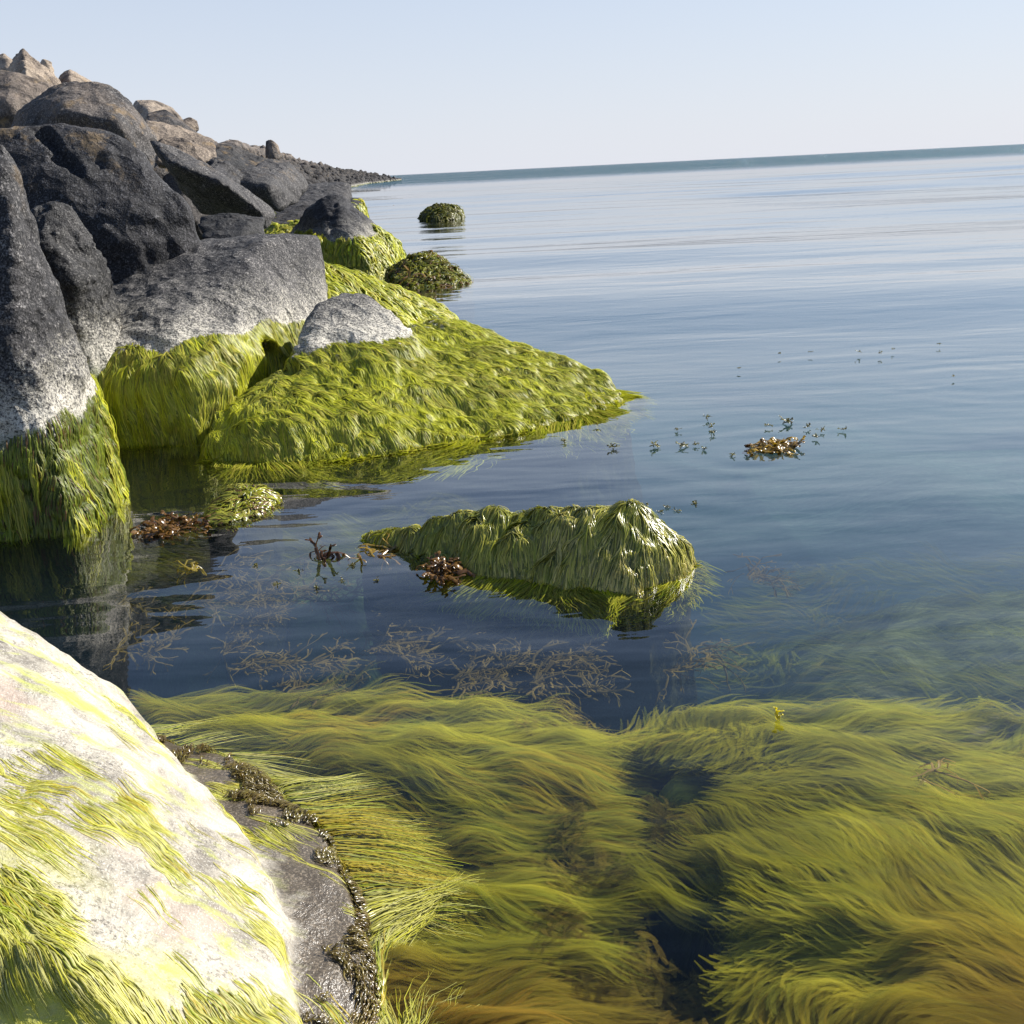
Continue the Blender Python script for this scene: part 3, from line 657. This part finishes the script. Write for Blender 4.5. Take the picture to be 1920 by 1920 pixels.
carpet('algae_carpet', 'wide combed bed of green filamentous algae under water at lower right', MAT_B, 44000, -.03, .06, .17, .009, dirB, 202, PU, M_SOFT, m=8, dens=-.6)
carpet('algae_carpet', 'brown fluffy algae under water between the two green beds', MAT_C, 22000, -.08, .08, .05, .010, lambda x, y: 2+3*vn(xyz(x*3, y*3), 77), 203, PBr, M_SOFT, dens=-.5, m=6, jt=.9)
carpet('algae_carpet', 'murky green algae deep under water right of the draped rock', MURK, 7000, -.38, .08, .14, .010, lambda x, y: .1+0*x, 204, PU*.6, M_SOFT, dens=-.2, m=6)
carpet('algae_carpet', 'thin green algae under the shallow pool between the rocks at left', MURK2, 9000, -.2, .1, .14, .007, lambda x, y: -.1+0*x, 205, PU*.6, M_SOFT, dens=-.1, m=6)

# ------------------------------------------------------------------ brown weed with forked fronds
def fronds(base, n, length, width, seed, spread=1., up=.3, col=(.2, .1, .02), col2=(.35, .22, .03), zmax=None, tang=None, droop=.08):
    r = np.random.default_rng(seed); Vs = []; Fs = []; Cs = []; off = 0; m = 6
    P_, N_, W_, C_ = [], [], [], []
    def grow(p, a, el, ln, wd, lev, c):
        pts = []; q = p.copy(); aa = a; e = el
        for i in range(m):
            pts.append(q.copy()); aa += r.normal(0, .22); e += r.normal(-droop, .15)
            d = np.array([math.cos(aa)*math.cos(e), math.sin(aa)*math.cos(e), math.sin(e)]); q = q+d*ln/(m-1)
            if zmax is not None: q[2] = min(q[2], zmax)
        P_.append(pts); nn = np.array([-math.cos(aa)*math.sin(e), -math.sin(aa)*math.sin(e), math.cos(e)])+r.normal(0, .3, 3); nn /= np.linalg.norm(nn)
        N_.append([nn]*m); W_.append(wd*np.array([.7, 1, 1, 1.05, 1.1, .5 if lev == 0 else .95])); C_.append([c]*m)
        if lev > 0:
            for sg in (-1, 1): grow(pts[-1], aa+sg*r.uniform(.3, .7), e+r.normal(0, .2), ln*r.uniform(.5, .8), wd*.85, lev-1, c*r.uniform(.9, 1.15))
    for i in range(n):
        t = r.random(); c = np.array(col)*(1-t)+np.array(col2)*t
        a = r.uniform(0, 2*math.pi) if tang is None else tang+r.normal(0, .7)
        off_ = r.normal(0, 1, 3)*np.array([1, 1, 0])*spread
        grow(np.array(base)+off_, a, r.uniform(0, 1)*up, length*r.uniform(.5, 1.2), width*r.uniform(.6, 1.3), 2 if n < 12 or i % 3 == 0 else 1, c)
    return ribbons(np.array(P_), np.array(N_), np.array(W_), np.clip(np.array(C_), 0, 1))
def weed_obj(name, label, base, cat='seaweed', group=None, parent=None, mat=None, **kw):
    v, f, c = fronds((0, 0, 0), **kw)
    return obj(name, mesh(name, v, f, mat or M_KELP, c), parent, label, cat, group, loc=base)
weed_obj('seaweed_clump', 'brown bladderwrack clump breaking the calm surface right of the broad green boulder', W(1450, 838), n=110, length=.03, width=.016, seed=1, spread=.045, up=.8, col=(.09, .045, .012), col2=(.42, .27, .03))
weed_obj('seaweed_heap', 'heap of wet red-brown weed against the little rock in the left pool', W(315, 990)+np.array([0, 0, .005]), n=150, length=.032, width=.014, seed=2, spread=.05, up=.8, col=(.07, .03, .01), col2=(.2, .105, .022))
weed_obj('seaweed_heap', 'wet brown weed caught on the near side of the long draped rock', W(835, 1072)+np.array([0, -.03, .015]), n=80, length=.03, width=.012, seed=3, spread=.035, up=.9, col=(.06, .028, .01), col2=(.2, .105, .022))
weed_obj('seaweed_heap', 'brown weed trailing from the left tip of the long draped rock', W(720, 1035), n=22, length=.06, width=.009, seed=4, spread=.035, up=.3, col=(.14, .07, .015), col2=(.3, .2, .03))
weed_obj('seaweed_sprig', 'dark upright sprig of weed with two pointed fronds left of the long draped rock', W(605, 1050), n=9, length=.04, width=.013, seed=5, spread=.012, up=1.5, col=(.03, .015, .01), col2=(.1, .045, .015))
weed_obj('seaweed_sprig', 'olive floating sprig nearest the tall left boulder', W(372, 1068), n=7, length=.05, width=.009, seed=6, spread=.012, up=.5, col=(.2, .15, .02), col2=(.32, .24, .03))
weed_obj('seaweed_sprig', 'yellow blade poking up above the right-hand algae bed', W(1461, 1350), n=2, length=.022, width=.008, seed=7, spread=.002, up=2.2, col=(.5, .42, .02), col2=(.5, .42, .02))
weed_obj('seaweed_sprig', 'brown forked strand lying in the green bed at right', W(1720, 1455, -.012), n=7, length=.09, width=.006, seed=8, spread=.012, up=.0, col=(.22, .15, .03), col2=(.3, .2, .05), zmax=0.005)
weed_obj('seaweed_fringe', 'brown weed fringe along the mound beside the pyramid-shaped boulder', W(800, 545), n=50, length=.2, width=.03, seed=9, spread=.15, up=.35, col=(.1, .05, .015), col2=(.26, .16, .03))
weed_obj('seaweed_tip', 'small brown tip of weed far out beside the shore', W(747, 387), n=30, length=.16, width=.06, seed=10, spread=.06, up=.3, col=(.06, .035, .02), col2=(.14, .08, .03))
bits = [(1149, 838), (1229, 835), (1278, 836), (1305, 833), (1268, 806), (1338, 812), (1325, 783), (1477, 790), (1515, 800), (1540, 806), (1582, 805), (1375, 853), (1320, 841), (1530, 820), (1060, 826), (1335, 800), (1440, 798),
        (1302, 945), (1212, 947), (1250, 952), (525, 948), (595, 1102), (520, 1095), (640, 1090), (560, 1070), (665, 1060), (1120, 795), (1460, 662), (1520, 660), (1610, 660), (1650, 662), (1676, 655), (1760, 645), (1788, 706), (1385, 690),
        (1240, 960), (1270, 958), (705, 1088), (480, 1060)]
for i, (x, y) in enumerate(bits):
    big = 1.3 if i in (0, 1, 2, 7) else (.45 if y < 720 else .75)
    dist = W(x, y)[1]
    weed_obj('floating_fragment', 'tiny scrap of brown-green weed floating on the calm water', W(x, y)+np.array([0, 0, .001]), cat='seaweed scrap', group='weed scraps floating on the water', n=8, length=.012*big*dist/4, width=.006*big*dist/4, seed=40+i, spread=.004, up=.5, droop=0, col=(.07, .06, .02), col2=(.22, .2, .04))
protos = []
sub = [(430, 1130), (480, 1160), (520, 1240), (600, 1130), (660, 1110), (720, 1190), (790, 1160), (850, 1200), (950, 1250), (1060, 1230), (1000, 1280), (860, 1290), (520, 1285), (330, 1140), (280, 1225), (560, 1120), (900, 1160), (760, 1230), (1100, 1290), (420, 1225), (650, 1040), (540, 1055), (1000, 1200), (880, 1330), (1420, 1090), (1250, 1260)]
rs = np.random.default_rng(5); sub = sub+[(int(x+rs.normal(0, 60)), int(np.clip(y+rs.normal(0, 30), 1060, 1300))) for x, y in sub+sub[:14]]
for i, (x, y) in enumerate(sub):
    v_ = W(x, y, -.13 if i % 3 else -.2)
    weed_obj('submerged_seaweed', 'pale brown forked weed hanging in the dark blue water', v_, group='submerged weed in the dark pool', cat='seaweed', n=11, length=.08, width=.007, seed=90+i, spread=.01, up=.12, col=(.10, .075, .02), col2=(.17, .125, .04), tang=.2, zmax=.03, droop=.0, mat=M_SUB)

# ------------------------------------------------------------------ mid-distance named boulders
def ang(groups, label, mat=M_ROCK, level=6, kr=.03, amp=.03, freq=3, seed=0, rmax=3, group=GD, **kw):
    rk = mkrock(groups, kr=min(kr, .05)*.5, amp=amp*.8, freq=freq, seed=seed, nofoot=True, chips=14, **kw); return put_rock(rk, level, mat, label, group, rmax)
ang([[.9, (20, 240, 10), (35, 205, 10), (80, 170, 10), (130, 155, 10), (190, 160, 10), (240, 188, 10), (268, 222, 10), (288, 262, 10), (280, 330, 9.8), (180, 330, 9.6), (40, 300, 9.7), (120, 210, 9.5), (220, 230, 9.45)]], 'rounded dark boulder with tan lichen, perched on the huge cracked one', M_TAN if 0 else M_ROCK, 6, .1, .04, 2, 31)
ang([[1., (-120, 150, 12), (0, 128, 12), (45, 136, 12), (100, 160, 12), (60, 260, 11.5), (0, 300, 11.4), (-120, 300, 11.3), (20, 200, 11.4)]], 'grey flat-faced boulder at the left edge below the tan peak', M_ROCK, 6, .04, .04, 2, 32)
ang([[.8, (12, 150, 17), (30, 108, 17), (44, 92, 17), (62, 108, 17), (95, 140, 17), (120, 165, 17), (80, 200, 16.6), (20, 180, 16.4), (50, 140, 16.5)]], 'pale tan pointed boulder crowning the slope at upper left', M_TAN, 6, .03, .05, 2.5, 33)
ang([[.5, (-30, 130, 17.5), (-10, 104, 17.5), (8, 98, 17.5), (22, 110, 17.5), (26, 140, 17), (0, 160, 17)]], 'small stone at the upper left corner of the slope', M_TAN, 5, .03, .04, 3, 34)
ang([[.4, (74, 130, 19), (82, 114, 19), (94, 118, 19), (99, 138, 19), (90, 160, 18.8), (75, 150, 18.8)]], 'small jagged stone right behind the pale tan peak', M_TAN, 5, .02, .04, 4, 35)
ang([[.6, (106, 150, 18), (118, 135, 18), (132, 127, 18), (150, 138, 18), (180, 158, 18), (150, 190, 17.5), (112, 170, 17.5), (130, 150, 17.4)]], 'pyramid-shaped tan stone behind the rounded lichen boulder', M_TAN, 5, .03, .03, 3, 36)
ang([[.8, (245, 200, 15), (252, 184, 15), (290, 185, 15), (325, 203, 15), (340, 225, 15), (320, 260, 14.5), (250, 250, 14.5), (285, 215, 14.4)]], 'light brown boulder on the slope behind the rounded lichen boulder', M_TAN, 5, .04, .04, 3, 37)
ang([[.6, (275, 212, 13.5), (310, 206, 13.5), (318, 222, 13.2), (370, 250, 13.5), (365, 275, 13.2), (300, 262, 12.8), (278, 232, 13)]], 'boxy dark boulder with a squared top edge', M_ROCK, 5, .02, .02, 3, 38)
ang([[.4, (340, 226, 19), (355, 221, 19), (368, 226, 19), (373, 243, 19), (355, 250, 18.7), (340, 240, 18.7)]], 'small square brown stone right of the boxy boulder', M_TAN, 5, .03, .02, 3, 39)
ang([[.8, (272, 225, 12.5), (330, 236, 12.6), (395, 262, 12.6), (400, 300, 12.3), (300, 310, 11.8), (270, 270, 12)]], 'brown sloping boulder below the boxy one', M_TAN, 5, .05, .04, 2.5, 40)
ang([[.5, (295, 268, 10.5), (330, 256, 10.6), (350, 262, 10.5), (394, 285, 10.6), (385, 305, 10.3), (330, 310, 10.1), (300, 290, 10.2)]], 'rusty brown stone lying above the black slab', M_TAN, 5, .03, .04, 4, 41)
ang([[.9, (288, 268, 8.6), (345, 288, 8.7), (420, 325, 8.9), (470, 368, 9.0), (512, 402, 9.1), (497, 428, 8.9), (470, 400, 9.3), (380, 395, 9.3), (340, 350, 9.2), (310, 300, 8.4), (430, 350, 8.5), (490, 400, 8.7)]], 'long black slab tilting down to the right with a shaded underside', M_ROCK, 6, .02, .04, 3, 42)
ang([[.5, (376, 412, 8.0), (405, 404, 8.0), (455, 404, 8.0), (495, 412, 8.1), (497, 455, 7.9), (420, 480, 7.5), (378, 450, 7.6), (470, 430, 7.7)]], 'small blocky black boulder under the tilted black slab', M_DARK, 5, .025, .03, 5, 43)
ang([[.9, (392, 280, 14), (430, 270, 14.2), (465, 285, 14.2), (490, 300, 14), (492, 322, 13.5), (420, 325, 13), (395, 300, 13.2)]], 'black boulder with a sunlit upper edge on the middle slope', M_DARK, 5, .03, .04, 3, 44)
ang([[.9, (490, 320, 13.5), (505, 302, 13.6), (545, 312, 13.6), (575, 345, 13.5), (560, 380, 13), (520, 400, 12.4), (450, 370, 12.4), (440, 330, 12.6), (500, 350, 12.2)]], 'triangular grey boulder leaning behind the tilted black slab', M_ROCK, 5, .03, .04, 2.5, 45)
ang([[.7, (385, 302, 11.5), (400, 294, 11.5), (430, 305, 11.4), (450, 330, 11.3), (440, 350, 11), (390, 335, 10.8)]], 'knobbly dark stone on top of the tilted black slab', M_ROCK, 5, .03, .05, 4, 46)
ang([[.8, (545, 372, 19), (555, 352, 19), (600, 344, 19.2), (655, 345, 19.2), (660, 372, 19), (640, 390, 18), (560, 395, 17.6)]], 'flat-topped dark boulder just behind the pyramid-shaped one', M_ROCK, 5, .03, .04, 2, 47)
rk = mkrock([[1., (495, 430, 16.5), (510, 395, 17), (535, 376, 17.2), (600, 380, 17.2), (640, 388, 17.2), (640, 430, 16), (560, 455, 15), (490, 450, 15.3)]], kr=.06, amp=.05, freq=2.4, drape=.02, seed=48)
o, V, Fc = put_rock(rk, 5, M_FAR, 'pale-topped boulder with bright green sides left of the pyramid-shaped one', GR)
coat(rk, V, Fc, o, 6000, .35, .03, .62, -.05, 130, lift=.04)
ang([[.6, (497, 296, 50), (498, 264, 50), (508, 261, 50), (522, 272, 50), (530, 297, 50), (515, 300, 49.5)]], 'upright stone sticking up on the skyline of the far slope', M_ROCK, 4, .03, .03, 2, 49)
rk = mkrock([[1., (655, 372, 22), (680, 374, 22.2), (678, 392, 21.5), (650, 400, 20)]], kr=.06, amp=.05, freq=2.4, drape=.02, seed=50)
o, V, Fc = put_rock(rk, 4, M_FAR, 'low green rock at the waterline behind the pyramid-shaped boulder', GR)
coat(rk, V, Fc, o, 2500, .35, .04, .62, -.05, 131, lift=.04)

# ------------------------------------------------------------------ riprap slope
variants = []
for i in range(26):
    r = np.random.default_rng(500+i)
    pts = np.array([(a, b, c) for a in (-1, 1) for b in (-1, 1) for c in (-1, 1)])*np.array([.5, .4, .33])*r.uniform(.8, 1.2, 3)+r.uniform(-.17, .17, (8, 3)); pts = np.vstack([pts, r.normal(0, .4, (3, 3))])
    rk = Rock([hull(pts, .008+.02*(i % 4 == 0))], amp=.014, freq=4, seed=i, centre=np.zeros(3))
    V, Fc = rk.build(4, 1.2); variants.append(mesh('boulder', V, Fc, M_FAR))
low = []
for i in range(8):
    r = np.random.default_rng(700+i)
    pts = np.array([(a, b, c) for a in (-1, 1) for b in (-1, 1) for c in (-1, 1)])*np.array([.5, .42, .36])+r.uniform(-.17, .17, (8, 3))
    rk = Rock([hull(pts, .015)], amp=.02, freq=4, seed=i, centre=np.zeros(3)); low.append(rk.build(3, 1.2))
r = np.random.default_rng(99); from mathutils import Euler
cnt = 0; BV = []; BF = []; off = 0
s = 19.
while s < 256:
    far = s > 64
    sp = .98 if not far else 1.12
    t = 1.55 if s > 20 else 2.6
    while t < 8.2:
        js, jt = r.normal(0, .16, 2); tt = t+jt
        bulge = .9*math.exp(-((s-45)/12)**2)
        p = shore(s+js+(.5*sp if int(t/.85) % 2 else 0), tt+bulge*0, slope_z(tt, s)+r.uniform(-.22, .12)+(.25 if tt > 6.6 else 0))
        sc = r.uniform(.8, 1.35)*(1.1 if not far else 1.1); e = Euler(r.uniform(0, 6.28, 3))
        if not far and cnt < 298:
            if tt < 2.1: lb = 'dark riprap boulder at the foot of the far slope, pale and green at the waterline'
            elif tt > 6.2: lb = 'brownish angular boulder along the skyline of the far riprap slope'
            else: lb = 'dark angular boulder in the middle of the far riprap slope'
            o = bpy.data.objects.new('boulder', variants[r.integers(26)]); C.objects.link(o)
            o.location = p; o.rotation_euler = e; o.scale = (sc, sc, sc)
            o['label'] = lb; o['category'] = 'boulder'; o['group'] = 'riprap boulders on the far slope'; cnt += 1
        else:
            v, f = low[r.integers(8)]; Rm = np.array(e.to_matrix()); BV.append((v*sc) @ Rm.T+p); BF.append(f+off); off += len(v)
        t += .93*(1 if not far else 1.15)
    s += sp
print('riprap individuals', cnt, 'far', len(BV))
obj('riprap', mesh('riprap', np.concatenate(BV), np.concatenate(BF), M_FAR), None, 'far riprap shrinking to a dark line on the horizon', 'riprap', None, 'stuff')

# ------------------------------------------------------------------ far coast
def hills():
    m, t = newmat('far_land'); k = NT(t); b = k.n('BsdfPrincipled', _Roughness=1.); 
    g = k.n('NewGeometry'); k.l(k.mix(k.noise(g.outputs['Position'], .004, 3), (.10, .13, .10), (.16, .18, .14)), b.inputs['Base Color']); o = k.n('OutputMaterial'); k.l(b.outputs[0], o.inputs[0])
    xs = np.linspace(-500, 5200, 240); rows = []
    for dy, hm in ((0, 0), (200, 1.), (700, .8), (1200, 0)):
        hgt = (13+15*np.clip(vn(xyz(xs*.0025, xs*0), 4), -.4, 1)+6*vn(xyz(xs*.012, xs*0), 5))*hm*np.clip((xs+500)/900, 0, 1)*np.clip((5200-xs)/2500, 0, 1)
        rows.append(np.stack([xs, 9000+dy+0*xs, np.maximum(hgt, 0)-.5], -1))
    V = np.stack(rows); idx = np.arange(V.shape[0]*V.shape[1]).reshape(V.shape[:2])
    Fc = np.stack([idx[:-1, :-1], idx[:-1, 1:], idx[1:, 1:], idx[1:, :-1]], -1).reshape(-1, 4)
    obj('hills', mesh('hills', V, Fc, m), kind='structure')
# hills()
